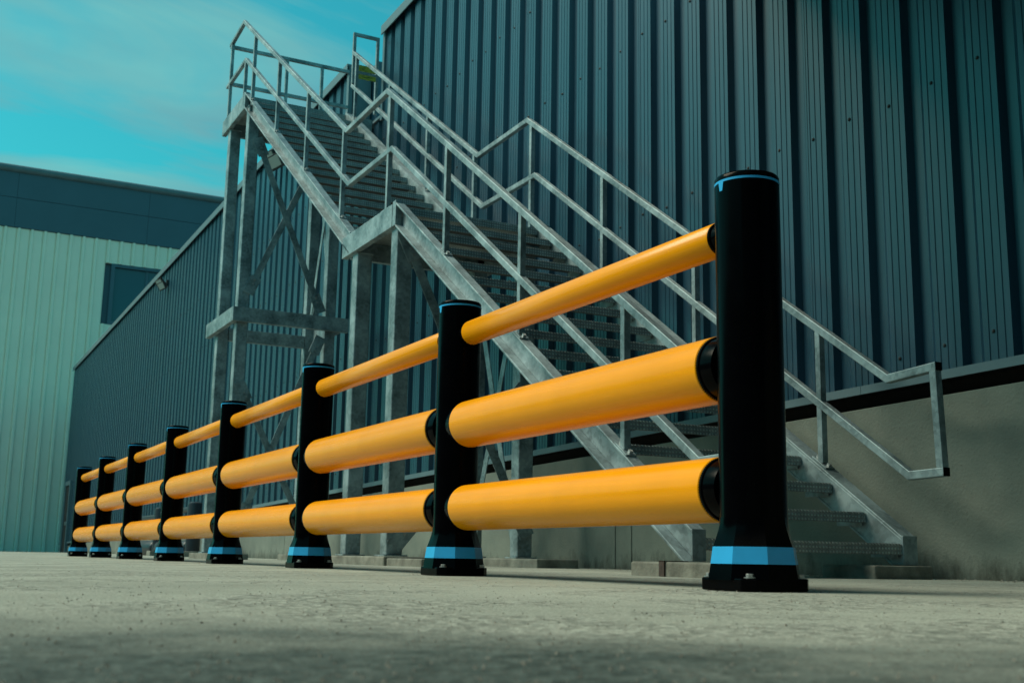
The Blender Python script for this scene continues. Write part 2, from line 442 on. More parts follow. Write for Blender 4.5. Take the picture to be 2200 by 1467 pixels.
def profile(xa, xb):
    """points (x, y) of the sheet between two crown edges; crown proud towards -Y"""
    pts = []
    n0 = math.floor((xa - PX0) / PITCH) - 1; n1 = math.ceil((xb - PX0) / PITCH) + 1
    for i in range(n0, n1):
        x = PX0 + i * PITCH
        pts += [(x, 0), (x + 0.020, 0.052), (x + 0.098, 0.052), (x + 0.160, 0.0)]
        for gx in (0.205, 0.262, 0.318):
            pts += [(x + gx - 0.006, 0), (x + gx - 0.002, 0.0045), (x + gx + 0.002, 0.0045), (x + gx + 0.006, 0)]
    def yat(q):
        for (x0, y0), (x1, y1) in zip(pts[:-1], pts[1:]):
            if x0 <= q <= x1: return y0 + (y1 - y0) * (q - x0) / max(x1 - x0, 1e-9)
        return 0.0
    return [(xa, yat(xa))] + [p for p in pts if xa + 1e-4 < p[0] < xb - 1e-4] + [(xb, yat(xb))]
def sheet(xa, xb, top, bot, parent, lap=0.0):
    pr = profile(xa, xb)
    if not pr: return
    m = MB(); n = len(pr)
    for (x, y) in pr: m.v.append(Vector((x, YW + y - lap, bot(x)))); 
    for (x, y) in pr: m.v.append(Vector((x, YW + y - lap, top(x))))
    for (x, y) in pr: m.v.append(Vector((x, YW + y + 0.012, top(x))))
    for (x, y) in pr: m.v.append(Vector((x, YW + y + 0.012, bot(x))))
    for i in range(n - 1):
        for r in range(4):
            a = r * n; c = ((r + 1) % 4) * n
            m.f.append((a + i, a + i + 1, c + i + 1, c + i))
    m.f.append((0, n, 2 * n, 3 * n)); m.f.append((n - 1, 4 * n - 1, 3 * n - 1, 2 * n - 1))
    m.build('cladding_sheet', 'navy', parent)
# sheets of three ribs, each its own piece, split at the notch
k0 = math.floor((XL - PX0) / (3 * PITCH)); x = PX0 + 0.178 + k0 * 3 * PITCH
idx = 0
while x < XR:
    xa, xb = max(x, XL), min(x + 3 * PITCH, XR)
    lap = 0.0025 if idx % 2 else 0.0
    segs = []
    for (a, c2, lim) in ((xa, min(xb, NL), None), (max(xa, NL), min(xb, NR), DECK - 0.06), (max(xa, NR), xb, None)):
        if c2 - a > 0.02: segs.append((a, c2, lim))
    for (a, c2, lim) in segs:
        sheet(a, c2, (lambda q, lim=lim: lim if lim else eave(q) - 0.05), lambda q: flash(q) + 0.035, wh, lap)
    x += 3 * PITCH; idx += 1
def slopebox(m, xa, xb, y0, y1, fz0, fz1):
    return m.quadbox([(xa, y0, fz0(xa)), (xb, y0, fz0(xb)), (xb, y1, fz0(xb)), (xa, y1, fz0(xa)),
                      (xa, y0, fz1(xa)), (xb, y0, fz1(xb)), (xb, y1, fz1(xb)), (xa, y1, fz1(xa))])
# eave cap in lengths, with a lip
for (xa, xb) in [(XL - 0.03, -40), (-40, -34), (-34, -28), (-28, -22), (-22, -17), (-17, NL), (NR, -8), (-8, -4), (-4, XR)]:
    m = MB()
    slopebox(m, xa + 0.003, xb - 0.003, YW - 0.062, YW + 0.32, lambda q: eave(q) - 0.018, lambda q: eave(q) + 0.02)
    slopebox(m, xa + 0.003, xb - 0.003, YW - 0.068, YW - 0.050, lambda q: eave(q) - 0.12, lambda q: eave(q) + 0.0215)
    m.build('eave_cap', 'navy_trim', wh, bevel=0.004)
# parapet inner leaf
for (xa, xb) in [(XL, NL - 0.05), (NR + 0.04, XR)]:
    m = MB(); slopebox(m, xa, xb, YW + 0.10, YW + 0.295, lambda q: flash(q) + 0.02, lambda q: eave(q) - 0.019); m.build('parapet_leaf', 'dark', wh)
MB().box(NL - 0.048, NR + 0.038, YW + 0.102, YW + 0.293, 1.0, DECK - 0.08).build('parapet_leaf', 'dark', wh)
# notch jambs and sill
for (xa, xb) in [(NL - 0.10, NL), (NR, NR + 0.075)]:
    m = MB(); m.box(xa, xb, YW - 0.03, YW + 0.34, DECK - 0.12, eave(xa) - 0.016)
    m.build('jamb_trim', 'navy_trim', wh, bevel=0.004)
MB().box(NL, NR, YW - 0.03, YW + 0.34, DECK - 0.07, DECK - 0.03).build('notch_sill', 'navy_trim', wh)
MB().box(XL + 0.05, XR, YW + 0.30, YW + 34, 6.10, 6.18).build('roof', 'roof', wh)
MB().box(XL, XL + 0.2, YW + 0.3, YW + 34, 0, 6.1).build('end_wall', 'navy_panel', wh)
MB().box(-14.75, -13.47, 3.74, 3.80, 6.18, 7.66).build('plant_screen', 'navy_panel', wh)
# drip flashing and the shadow gap over the plinth
xs = [XL, -38, -30, -24, -18, -12, -6, -3, XR]
for xa, xb in zip(xs[:-1], xs[1:]):
    m = MB()
    slopebox(m, xa + 0.002, xb - 0.002, YW - 0.030, YW - 0.022, lambda q: flash(q), lambda q: flash(q) + 0.055)
    slopebox(m, xa + 0.002, xb - 0.002, YW - 0.022, YW + 0.07, lambda q: flash(q) + 0.046, lambda q: flash(q) + 0.054)
    m.build('drip_flashing', 'navy_trim', wh)
m = MB(); slopebox(m, XL, XR, YW + 0.17, YW + 0.19, lambda q: flash(q) - 0.2, lambda q: flash(q) + 0.3); m.build('shadow_gap', 'dark', wh)
# precast plinth panels
js = [XL, -40, -34, -28, -22, -16, -11.2, -6.046, -5.789, XR]
for xa, xb in zip(js[:-1], js[1:]):
    m = MB(); slopebox(m, xa + 0.006, xb - 0.006, YW + 0.012, YW + 0.165, lambda q: -0.3, lambda q: flash(q) - 0.088)
    m.build('concrete_panel', 'plinth', wh, bevel=0.006)
MB().box(XL, XR, YW + 0.04, YW + 0.15, -0.2, 0.70).build('plinth_core', 'dark', wh)
# sheet fasteners on the rail lines: too small to take singly
m = MB()
for z0 in (1.36, 3.05, 4.75, 5.95):
    for i in range(-60, 29):
        x = PX0 + i * PITCH + 0.234
        if x > XR - 0.1 or x < -32: continue
        z = z0 + 0.012 * (x + 5) + 0.012 * ((i * 37) % 5 - 2)
        if z < flash(x) + 0.09: z = flash(x) + 0.09
        m.lathe([(0.0125, 0.0), (0.0125, 0.004), (0.006, 0.010)], 6, 'z')
        for v in m.v[-18:]:
            v.x, v.y, v.z = x + v.x, YW - 0.001 - v.z, z + v.y
tag(m.build('fasteners', 'lamp_body', wh), kind='stuff')
# personnel door at the far end with a bulkhead lamp
dr = MB().box(-45.1, -43.9, YW - 0.05, YW + 0.05, 0.0, 2.5).build('door', 'dark', wh)
m = MB(); m.box(-45.25, -45.1, YW - 0.09, YW + 0.02, 0, 2.66).box(-43.9, -43.75, YW - 0.09, YW + 0.02, 0, 2.66).box(-45.1, -43.9, YW - 0.09, YW + 0.02, 2.5, 2.66)
m.build('frame', 'navy_trim', dr)
MB().box(-44.1, -44.04, YW - 0.13, YW - 0.05, 1.0, 1.14).build('handle', 'steel', dr)

# ================================================================== ADDED SHADE WING, unseen, darkens the wall's near end
wg = thing('shade_wing', 'added unseen navy wing with an overhang that shades the near end of the ribbed wall', 'shade blocker', (3, 4, 0))
for i in range(8):
    y0 = 0.62 + i * 0.36
    MB().box(0.74, 0.80, y0 + 0.02, min(y0 + 0.33, YW), 1.1, 7.62).build('cladding_sheet', 'navy', wg, bevel=0.015)  # sheets of the added unseen shade wing
MB().box(0.80, 9.0, 0.66, YW + 0.6, 1.06, 7.6).build('wall', 'navy_panel', wg)  # body of the added unseen shade wing
for i in range(24):
    y0 = -8.0 + i * 0.36
    MB().box(4.74, 4.80, y0 + 0.02, y0 + 0.33, 1.1, 7.62).build('cladding_sheet', 'navy', wg, bevel=0.015)
MB().box(4.80, 16.0, -8.0, 0.655, 1.06, 7.6).build('wall', 'navy_panel', wg)  # added unseen block behind the camera, cuts sky light from that side
MB().box(4.79, 16.0, -8.0, 0.628, -0.2, 1.05).build('plinth', 'plinth', wg)
MB().box(4.68, 16.0, -8.1, 0.555, 7.62, 7.74).build('eave_cap', 'navy_trim', wg)  # cap of the added unseen block behind the camera
MB().box(-1.15, 0.73, 2.86, YW - 0.075, -0.2, 5.2).build('shade_pier', 'navy_panel', wg, bevel=0.01)  # added out of view to shade the last stretch of wall
MB().box(-4.35, 4.66, -1.15, YW - 0.08, 5.12, 5.30).build('shade_canopy', 'navy_panel', wg, bevel=0.01)  # overhead slab added out of view to shade the right wall and plinth
MB().box(-4.38, 4.66, -1.20, -1.155, 5.07, 5.36).build('shade_canopy_edge', 'navy_trim', wg)
MB().box(0.79, 9.02, 0.63, YW + 0.6, -0.2, 1.05).build('plinth', 'plinth', wg)
MB().box(0.68, 9.1, 0.56, YW + 0.7, 7.62, 7.74).build('eave_cap', 'navy_trim', wg)  # cap of the added unseen shade wing

# ================================================================== FAR BUILDING
XF = -49.0
fb = thing('far_warehouse', 'pale sheet clad warehouse with a deep navy fascia beyond the ribbed wall', 'warehouse', (XF, 5, 0))
PWID = 0.52
for i in range(62):
    y0 = -10 + i * PWID
    m = MB()
    zc = [(0, 13.38)]
    if y0 + PWID > 4.82 and y0 < 8.45: zc = [(0, 9.67), (12.36, 13.38)]
    for (za_, zb_) in zc:
        m.prism([(XF, y0), (XF, y0 + PWID), (XF + 0.02, y0 + PWID - 0.004), (XF + 0.055, y0 + PWID - 0.05), (XF + 0.055, y0 + 0.16), (XF + 0.15, y0 + 0.12), (XF + 0.15, y0 + 0.05), (XF + 0.02, y0 + 0.004)], 2, za_, zb_)
    m.build('wall_panel', 'white', fb)
for j, (za_, zb_) in enumerate(((13.40, 14.66), (14.675, 15.85))):
    for i in range(6):
        y0 = -10 + i * 5.4
        MB().box(XF - 0.1, XF + 0.12, y0 + 0.004, y0 + 5.396, za_, zb_).build('fascia_panel', 'navy_panel', fb, bevel=0.006)
m = MB()
rs = []
for yy in (-10.1, 22.5):
    rs.append([(XF + 0.10 + 0.17 * math.cos(a * math.pi / 6), yy, 15.93 + 0.17 * math.sin(a * math.pi / 6)) for a in range(12)])
m.rings(rs).build('gutter', 'navy_trim', fb, smooth=40)
MB().box(XF - 30, XF - 0.11, -10, 22.4, 0, 15.8).build('core_wall', 'navy_panel', fb)
wi = MB().box(XF - 0.10, XF - 0.06, 4.9, 8.35, 9.75, 12.28).build('window', 'glass', fb)
for args in ((4.82, 4.98, 9.67, 12.36), (8.29, 8.45, 9.67, 12.36), (4.98, 8.29, 12.22, 12.36), (4.98, 8.29, 9.67, 9.82), (6.30, 6.40, 9.82, 12.22), (7.45, 7.52, 9.82, 12.22)):
    y0, y1, z0, z1 = args
    MB().box(XF - 0.055, XF + (0.075 if y1 - y0 < 0.2 and z1 - z0 > 2.5 or y1 - y0 > 1 else -0.01), y0, y1, z0, z1).build('frame', 'navy_panel', wi)

# ================================================================== ADDED UNSEEN BLOCK ACROSS THE YARD, darkens reflections low on the wall
ob = thing('opposite_blocker', 'added unseen dark block across the yard that darkens reflections in the ribbed wall', 'warehouse', (-15, -27, 0))
for i in range(40):
    xa = -62 + i * 2.2
    MB().box(xa + 0.03, xa + 2.17, -27.15, -27.0, 1.0, 8.6).build('wall_panel', 'navy_panel', ob, bevel=0.02)
MB().box(-62, 26, -45, -27.16, 0, 8.55).build('core_wall', 'dark', ob)  # body of the added unseen block
MB().box(-62, 26, -27.14, -27.02, -0.1, 0.98).build('plinth', 'plinth', ob)  # base of the added unseen block
MB().box(-62.2, 26.2, -45.2, -26.8, 8.62, 8.85).build('eave_cap', 'navy_trim', ob)  # cap of the added unseen block

# ================================================================== STEEL STAIRCASE
st = thing('staircase', 'galvanised steel external staircase with two flights up to the roof notch', 'staircase', (-7.5, 2.2, 0))
G, RI = 0.275, 0.1851
X16, Z16 = -2.304, 0.1955
XT0, ZT0 = X16 - 16 * G, Z16 + 16 * RI          # landing nosing
XU0 = -12.55                                     # top landing nosing
YN, YF = 1.547, 2.935                            # inner faces: near web, far web
YNo, YFo = 1.464, 3.042                          # outer toes
ym = (YN + YF) / 2
# treads (one folded mesh shared)
tm = MB()
w2 = (YF - YN) / 2 - 0.006
tm.box(-0.245, 0.0, -w2, w2, -0.006, 0.0)
tme = tm.mesh('tread', 'tread_shade')
nme = MB().box(-0.006, 0.0025, -w2, w2, -0.060, -0.001).box(-0.05, -0.0065, -w2, w2, 0.0002, 0.003).mesh('nosing', 'durbar')
bm_ = MB()
bm_.box(-0.23, -0.02, -0.004, 0.004, -0.075, -0.008)
bme = bm_.mesh('tread_bracket', 'galv')
spots = [(X16 - i * G, Z16 + i * RI) for i in range(16)] + [(XU0 + i * G, DECK - i * RI) for i in range(1, 17)]
for (tx, tz) in spots:
    t = place('tread', tme, st, (tx, ym, tz))
    place('nosing', nme, t, (tx, ym, tz), bevel=0.0015)
    for sgn in (-1, 1): place('bracket', bme, t, (tx, ym + sgn * (w2 - 0.004), tz))
# landing decks
XL1, XL2 = -8.06, XT0
d1 = MB(); d1.box(XL1 + 0.02, XL2, YN, YF, ZT0 - 0.008, ZT0).box(XL2 - 0.008, XL2 + 0.002, YN + 0.004, YF - 0.004, ZT0 - 0.07, ZT0 - 0.001)
d1.build('landing_deck', 'durbar', st, bevel=0.002)
XP = -13.765
d2 = MB(); d2.box(XP + 0.02, XU0, YN, 3.345, DECK - 0.008, DECK).box(XU0 - 0.008, XU0 + 0.002, YN + 0.004, YF - 0.004, DECK - 0.07, DECK - 0.001)
d2.build('landing_deck', 'durbar', st, bevel=0.002)

SL = RI / G
DV = 0.222                                       # vertical depth of the channel
def channel_flight(xa, za, xb, zb, ytoe, yweb, name='stringer', foot=False):
    """sloping channel, toes at ytoe, web at yweb; (xa,za) top line low end, (xb,zb) high end"""
    m = MB(); s = 1 if yweb > ytoe else -1
    t = 0.012; tf = 0.016 * math.sqrt(1 + SL * SL)
    def strip(y0, y1, dtop, dbot):
        y0, y1 = min(y0, y1), max(y0, y1)
        if foot and True:
            zf = 0.078
            pts = []
            # clip the low end vertically at xa and at the foot level
            poly = [(xb, zb - dtop), (xb, zb - dbot)]
            xlow = xa
            zbot = za - dbot
            ztop = za - dtop
            if zbot < zf:
                xc = xa - (zf - zbot) / SL
                poly += [(xc, zf)]
                if ztop > zf: poly += [(xa, zf), (xa, ztop)]
                else:
                    xt = xa - (zf - ztop) / SL; poly += [(xt, zf)]
            else: poly += [(xa, zbot), (xa, ztop)]
        else:
            poly = [(xb, zb - dtop), (xb, zb - dbot), (xa, za - dbot), (xa, za - dtop)]
        m.prism(poly, 1, y0, y1)
    strip(yweb, yweb - s * t, tf, DV - tf)
    strip(ytoe, yweb, 0, tf)
    strip(ytoe, yweb, DV - tf, DV)
    return m.build(name, 'galv', st, bevel=0.003)
OFF = 0.045
za_ = Z16 + OFF
zl = za_ + (X16 - (XT0 + 0.13)) * SL
for (ytoe, yweb) in ((YNo, YN), (YFo, YF)):
    channel_flight(X16, za_, XT0 + 0.06, za_ + (X16 - XT0 - 0.06) * SL, ytoe, yweb, foot=True)
    xlo = -7.86
    zhi = DECK + OFF + 0.0
    channel_flight(xlo, zhi - (xlo - XU0) * SL, XU0, zhi, ytoe, yweb)
    y0, y1 = min(ytoe, yweb), max(ytoe, yweb)
    # end plate at the foot
    MB().box(X16 + 0.0005, X16 + 0.012, y0 - 0.002, y1 + 0.002, 0.079, za_ + 0.002).build('end_plate', 'galv', st, bevel=0.002)
    # landing side beams, web outwards
    MB().box(XL1, XL2 - 0.03, y0, y1 - 0.02, ZT0 - 0.20, ZT0 + 0.012).build('landing_beam', 'galv', st, bevel=0.004)
    MB().box(XL2 - 0.018, XL2 + 0.058, y0 + 0.001, y1 - 0.021, ZT0 - 0.20, ZT0 + 0.03).build('corner_stiffener', 'galv', st, bevel=0.003)
    MB().box(XP, XU0 - 0.03, y0, y1 - 0.02, DECK - 0.21, DECK + 0.012).build('landing_beam', 'galv', st, bevel=0.004)
    MB().box(XU0 - 0.018, XU0 + 0.058, y0 + 0.001, y1 - 0.021, DECK - 0.21, DECK + 0.03).build('corner_stiffener', 'galv', st, bevel=0.003)
# cross beams of the landings
for (xx, zz) in ((XL1 + 0.03, ZT0), (XL2 - 0.10, ZT0), (XP + 0.03, DECK), (XU0 - 0.10, DECK)):
    MB().box(xx - 0.03, xx + 0.03, YN + 0.003, YF - 0.003, zz - 0.195, zz - 0.075 if xx in (XL2 - 0.10, XU0 - 0.10) else zz - 0.01).build('cross_beam', 'galv', st, bevel=0.003)
MB().box(XP, XP + 0.06, YFo, 3.345, DECK - 0.20, DECK - 0.01).build('cross_beam', 'galv', st, bevel=0.003)
MB().box(XU0 - 0.06, XU0, YFo, 3.345, DECK - 0.20, DECK - 0.01).build('cross_beam', 'galv', st, bevel=0.003)

# columns
CW = 0.15
PAD = 0.076
cols = [(-6.82, 1.50, ZT0 - 0.201), (-7.848, 1.50, ZT0 - 0.201), (-6.83, 2.755, ZT0 - 0.201), (-7.86, 2.755, ZT0 - 0.201),
        (-12.49, 1.50, DECK - 0.211), (-13.53, 1.50, DECK - 0.211), (-12.50, 2.71, DECK - 0.211), (-13.53, 2.755, DECK - 0.211)]
for (cx, cy, top) in cols:
    cO = MB().box(cx, cx + CW, cy, cy + CW, PAD + 0.012, top).build('column', 'galv', st, bevel=0.012, seg=3)
    MB().box(cx - 0.04, cx + CW + 0.04, cy - 0.03, cy + CW + 0.03, PAD + 0.001, PAD + 0.013).build('base_plate', 'galv', cO, bevel=0.002)
    MB().box(cx - 0.01, cx + CW + 0.01, cy - 0.01, cy + CW + 0.01, top - 0.012, top - 0.001).build('cap_plate', 'galv', cO, bevel=0.002)
# mid-height ring of the tall tower
zb0, zb1 = 3.07, 3.265
MB().box(-13.79, -12.33, 1.425, 1.498, zb0, zb1).build('tie_beam', 'galv', st, bevel=0.004)
MB().box(-12.335, -12.26, 1.428, 3.02, zb0 + 0.002, zb1 - 0.002).build('tie_beam', 'galv', st, bevel=0.004)
MB().box(-13.45, -13.375, 1.66, 2.75, zb0 - 0.07, zb1 - 0.09).build('tie_beam', 'galv', st, bevel=0.004)
MB().box(-13.53, -12.36, 2.87, 2.94, zb0, zb1).build('tie_beam', 'galv', st, bevel=0.004)
# flat bracing with gussets and bolts
def brace(p, q, axis, bolts=True):
    m = MB(); p = Vector(p); q = Vector(q)
    side = (1, 0, 0) if axis == 'x' else (0, 1, 0)
    m.bar(p, q, 0.010, 0.085, side)
    b = m.build('brace', 'galv', st, bevel=0.002)
    d = (q - p).normalized(); nrm = Vector(side)
    for e, dd in ((p, d), (q, -d)):
        gm = MB(); c = e + dd * 0.03
        gm.bar(c - dd * 0.12 + nrm * 0.010, c + dd * 0.14 + nrm * 0.010, 0.009, 0.15, side)
        gs = gm.build('gusset', 'galv', b, bevel=0.004)
        if bolts:
            bm2 = MB()
            for k in (0.03, 0.09):
                o = c + dd * k
                bm2.bar(o + nrm * 0.005, o + nrm * 0.027, 0.024, 0.024, dd)
            bm2.build('bolts', 'steel', b)
xb_ = -12.325
brace((xb_, 1.66, 5.55), (xb_, 2.60, 3.40), 'x'); brace((xb_ - 0.014, 1.66, 3.55), (xb_ - 0.014, 2.62, 5.85), 'x')
brace((xb_, 2.62, 2.90), (xb_, 1.72, 0.55), 'x'); brace((xb_ - 0.014, 1.62, 2.2), (xb_ - 0.014, 2.66, 0.2), 'x')
xb2 = -6.665
brace((xb2, 1.60, 2.82), (xb2, 2.80, 0.35), 'x'); brace((xb2 - 0.014, 2.74, 1.55), (xb2 - 0.014, 1.62, 0.22), 'x')
brace((-7.72, 2.80, 2.75), (-6.85, 2.80, 0.25), 'y', False); brace((-6.86, 2.815, 2.6), (-7.72, 2.815, 0.35), 'y', False)
brace((-13.30, 2.80, 3.45), (-12.50, 2.80, 5.9), 'y', False); brace((-13.30, 2.815, 5.9), (-12.52, 2.815, 3.45), 'y', False)

# handrails: square tube runs, mitred by overlapping at the bends
HR = 0.050
def rail_run(name, pts, y):
    """square tube swept along a path in the wall-parallel plane, mitred at each bend"""
    P2 = [Vector((p[0], p[1])) for p in pts]; w = HR / 2; rings_ = []
    for i, p in enumerate(P2):
        d0 = (p - P2[i - 1]).normalized() if i else None
        d1 = (P2[i + 1] - p).normalized() if i < len(P2) - 1 else None
        d0 = d0 or d1; d1 = d1 or d0
        n0 = Vector((-d0.y, d0.x)); n1 = Vector((-d1.y, d1.x)); n = (n0 + n1).normalized()
        k = w / max(n.dot(n0), 0.35)
        a, c = p + n * k, p - n * k
        rings_.append([(a.x, y - w, a.y), (a.x, y + w, a.y), (c.x, y + w, c.y), (c.x, y - w, c.y)])
    return MB().rings(rings_).build(name, 'galv', st, bevel=0.005)
h = HR / 2
low_top = [(-7.03, 4.355), (-2.40, 1.165)]; low_mid = [(-6.86, 3.735), (-2.262, 0.585)]
upn_top = [(-8.17, 4.340), (-12.94, 7.555)]; upn_mid = [(-8.035, 3.735), (-12.70, 6.885)]
YP1, YP2 = 1.505, 2.990
rail_run('handrail', [(-13.72, 7.50), upn_top[1], upn_top[0], low_top[0], low_top[1], (-2.025, 1.190)], YP1)
rail_run('mid_rail', [(-13.78, 6.865), upn_mid[1], upn_mid[0], low_mid[0], low_mid[1], (-2.005, 0.592)], YP1)
rail_run('handrail', [(-12.47, 7.237), upn_top[0], low_top[0], low_top[1], (-2.025, 1.190)], YP2)
rail_run('mid_rail', [(-12.47, 6.73), upn_mid[0], low_mid[0], low_mid[1], (-2.005, 0.592)], YP2)
for y in (YP1, YP2):
    v = MB().quadbox([(-2.055, y - 0.0245, 0.614), (-2.006, y - 0.0245, 0.614), (-2.006, y + 0.0245, 0.614), (-2.055, y + 0.0245, 0.614),
                      (-2.074, y - 0.0245, 1.168), (-2.026, y - 0.0245, 1.168), (-2.026, y + 0.0245, 1.168), (-2.074, y + 0.0245, 1.168)])
    v.build('return_rail', 'galv', st, bevel=0.004)
    for (xx, zz) in ((-2.025, 1.190), (-2.005, 0.592)):
        MB().box(xx + 0.0005, xx + 0.004, y - 0.024, y + 0.024, zz - 0.024, zz + 0.024).build('end_plug', 'black', st)
def zline(seg, x): (x0, z0), (x1, z1) = seg; return z0 + (z1 - z0) * (x - x0) / (x1 - x0)
pw = 0.045
def rpost(x, y, zt, zb, slope=True):
    m = MB().box(x - pw / 2, x + pw / 2, y - pw / 2, y + pw / 2, zb, zt - 0.02)
    p = m.build('rail_post', 'galv', st, bevel=0.004)
    q = MB(); dv = Vector((1, 0, -SL)).normalized() if slope else Vector((1, 0, 0))
    c = Vector((x, y, zb + 0.004)); q.bar(c - dv * 0.075, c + dv * 0.075, 0.072, 0.010, (0, 1, 0)); q.build('base_plate', 'galv', p, bevel=0.002)
    b = MB(); nz_ = Vector((SL, 0, 1)).normalized() if slope else Vector((0, 0, 1))
    for s in (-1, 1):
        o = c + dv * (s * 0.054); b.bar(o + nz_ * 0.004, o + nz_ * 0.024, 0.022, 0.022, (0, 1, 0))
    b.build('bolts', 'steel', p)
def ztop_low(x): return za_ + (X16 - x) * SL
def ztop_up(x): return DECK + OFF - (x - XU0) * SL
for y in (YP1, YP2):
    for x in (-2.985, -4.305, -5.62):
        rpost(x, y, zline(low_top, x), ztop_low(x) + 0.002)
    rpost(-6.95, y, 4.31, ZT0 + 0.013, False)
    for x in (-8.26, -9.60, -10.92) + ((-12.24,) if y == YP1 else (-12.30,)):
        rpost(x, y, zline(upn_top, x), ztop_up(x) + 0.002)
# top landing guard: outer corner, side along the back, and the hoop by the wall
rpost(-13.60, YP1, 7.50, DECK + 0.013, False); rpost(-12.70, YP1, 6.90, DECK + 0.013, False)
m = MB(); m.bar((-13.66, YP1 - 0.02, 7.46), (-13.66, 3.33, 7.46), HR, HR, (1, 0, 0)); m.build('handrail', 'galv', st, bevel=0.004)
m = MB(); m.bar((-13.66, YP1 - 0.02, 6.88), (-13.66, 3.33, 6.88), HR, HR, (1, 0, 0)); m.build('mid_rail', 'galv', st, bevel=0.004)
for yy in (2.35, 2.90):
    MB().box(-13.66 - pw / 2, -13.66 + pw / 2, yy - pw / 2, yy + pw / 2, DECK + 0.001, 7.436).build('rail_post', 'galv', st, bevel=0.004)
m = MB()
m.box(-12.475, -12.430, 2.975, 3.020, DECK - 0.0, 7.50).box(-12.475, -12.430, 3.345, 3.368, DECK - 0.0, 7.50) if False else None
m.box(-12.475, -12.430, 2.968, 3.012, 6.75, 7.49).box(-12.475, -12.430, 3.325, 3.369, 6.35, 7.49).box(-12.4755, -12.4295, 2.968, 3.369, 7.49, 7.535)
m.build('guard_hoop', 'galv', st, bevel=0.004)

# two warning plates wired to the hoop
sg = thing('warning_sign', 'small yellow warning plates fixed in the hoop at the stair head', 'sign', (-12.44, 3.18, 6.85))
MB().box(-12.428, -12.420, 3.05, 3.325, 6.955, 7.045).build('sign_plate', 'sign', sg)
MB().box(-12.428, -12.420, 3.05, 3.325, 6.835, 6.905).build('sign_plate', 'sign', sg)
MB().box(-12.440, -12.429, 3.02, 3.33, 6.915, 6.945).build('sign_rail', 'galv', sg)

# ================================================================== FOOTINGS
def footing(label, x0, x1, y0, y1, h_, grp=None):
    m = MB().box(x0, x1, y0, y1, -0.05, h_)
    bmv = m
    o = m.build('concrete_footing', 'block', origin=((x0 + x1) / 2, (y0 + y1) / 2, 0), bevel=0.010)
    return tag(o, label, 'footing', grp)
F1 = footing('stained concrete block under the foot of the outer stair stringer', -2.62, -1.90, 1.30, 1.80, 0.074)
footing('concrete block under the stringer foot beside the plinth', -2.62, -2.20, 2.62, 3.06, 0.074)
footing('pale concrete block under the landing columns away from the wall', -7.98, -6.46, 1.40, 1.80, 0.0755)
footing('grey timber sleeper lying against the landing column pad', -6.45, -5.72, 1.42, 1.66, 0.062)
footing('long concrete strip under the landing columns beside the plinth', -8.02, -6.10, 2.64, 3.05, 0.0755)
footing('concrete pad under the tall tower columns away from the wall', -13.72, -12.20, 1.38, 1.80, 0.0755)
footing('concrete pad under the tall tower columns beside the plinth', -13.72, -12.05, 2.62, 3.00, 0.0755)
# rusty strap over the stair block
sp_ = MB().box(-2.345, -2.300, 1.290, 1.299, 0.001, 0.079).box(-2.345, -2.300, 1.290, 1.44, 0.0755, 0.080)
MT['rust'] = mat('rusty_strap', (0.055, 0.042, 0.036), 0.85, var=0.4, vscale=30)
tag(sp_.build('steel_strap', 'rust', origin=(-2.32, 1.3, 0)), 'thin rusty steel strap folded over the stair block', 'strap')

# ================================================================== SAFETY BARRIER
SPC = 2.0278
ba = thing('safety_barrier', 'yellow three rail safety barrier on black posts with blue bands', 'barrier', (0, 0, 0))
PR = 0.0955
def octa(rad, z, blend, k=32, rot=R(22.5)):
    """ring between a circle (blend 0) and an octagon (blend 1)"""
    out_ = []
    for i in range(k):
        a = 2 * math.pi * i / k
        b_ = (a - rot) % (math.pi / 4) - math.pi / 8
        ro = rad * math.cos(math.pi / 8) / math.cos(b_) * 1.0
        r_ = rad * (1 - blend) + ro * blend
        out_.append((r_ * math.cos(a), r_ * math.sin(a), z))
    return out_
pm = MB().lathe([(PR, 0.186), (PR, 1.178)], 56).mesh('post', 'black', 40)
fm_ = MB().rings([octa(0.1335, 0.030, 1), octa(0.126, 0.0745, 1)], True).rings([octa(0.1185, 0.1205, 1), octa(0.109, 0.146, 0.9), octa(0.102, 0.168, 0.6), octa(0.0975, 0.186, 0.2), octa(0.0957, 0.204, 0.0)]).mesh('foot', 'black', 14)
bandm = MB().rings([octa(0.1265, 0.074, 1), octa(0.1192, 0.121, 1)]).mesh('foot_band', 'blue', 14)
hw, ch = 0.118, 0.030
plm = MB().prism([(-hw + ch, -hw), (hw - ch, -hw), (hw, -hw + ch), (hw, hw - ch), (hw - ch, hw), (-hw + ch, hw), (-hw, hw - ch), (-hw, -hw + ch)], 2, 0.0015, 0.036).mesh('base_plate', 'black')
ringm = MB().lathe([(PR + 0.0008, 1.1785), (PR + 0.0008, 1.1855)], 56).mesh('cap_ring', 'blue', 40)
tabm = MB()
n_ = 6
for a0, a1, zl_ in ((-0.10, 0.10, 1.150),):
    pass
tb = []
def tabpt(a, z, r): return (r * math.sin(a), -r * math.cos(a), z)
tr_ = PR + 0.0012
tabm.rings([[tabpt(-0.115, 1.179, tr_), tabpt(0.115, 1.179, tr_), tabpt(0.115, 1.179, PR - 0.004), tabpt(-0.115, 1.179, PR - 0.004)],
            [tabpt(-0.062, 1.152, tr_), tabpt(0.062, 1.152, tr_), tabpt(0.062, 1.152, PR - 0.004), tabpt(-0.062, 1.152, PR - 0.004)]])
tabme = tabm.mesh('ring_tab', 'blue')
capm = MB().lathe([(PR - 0.0005, 1.186), (PR - 0.0005, 1.1985), (PR - 0.004, 1.2035), (PR - 0.014, 1.2055)], 56).mesh('cap', 'black', 50)
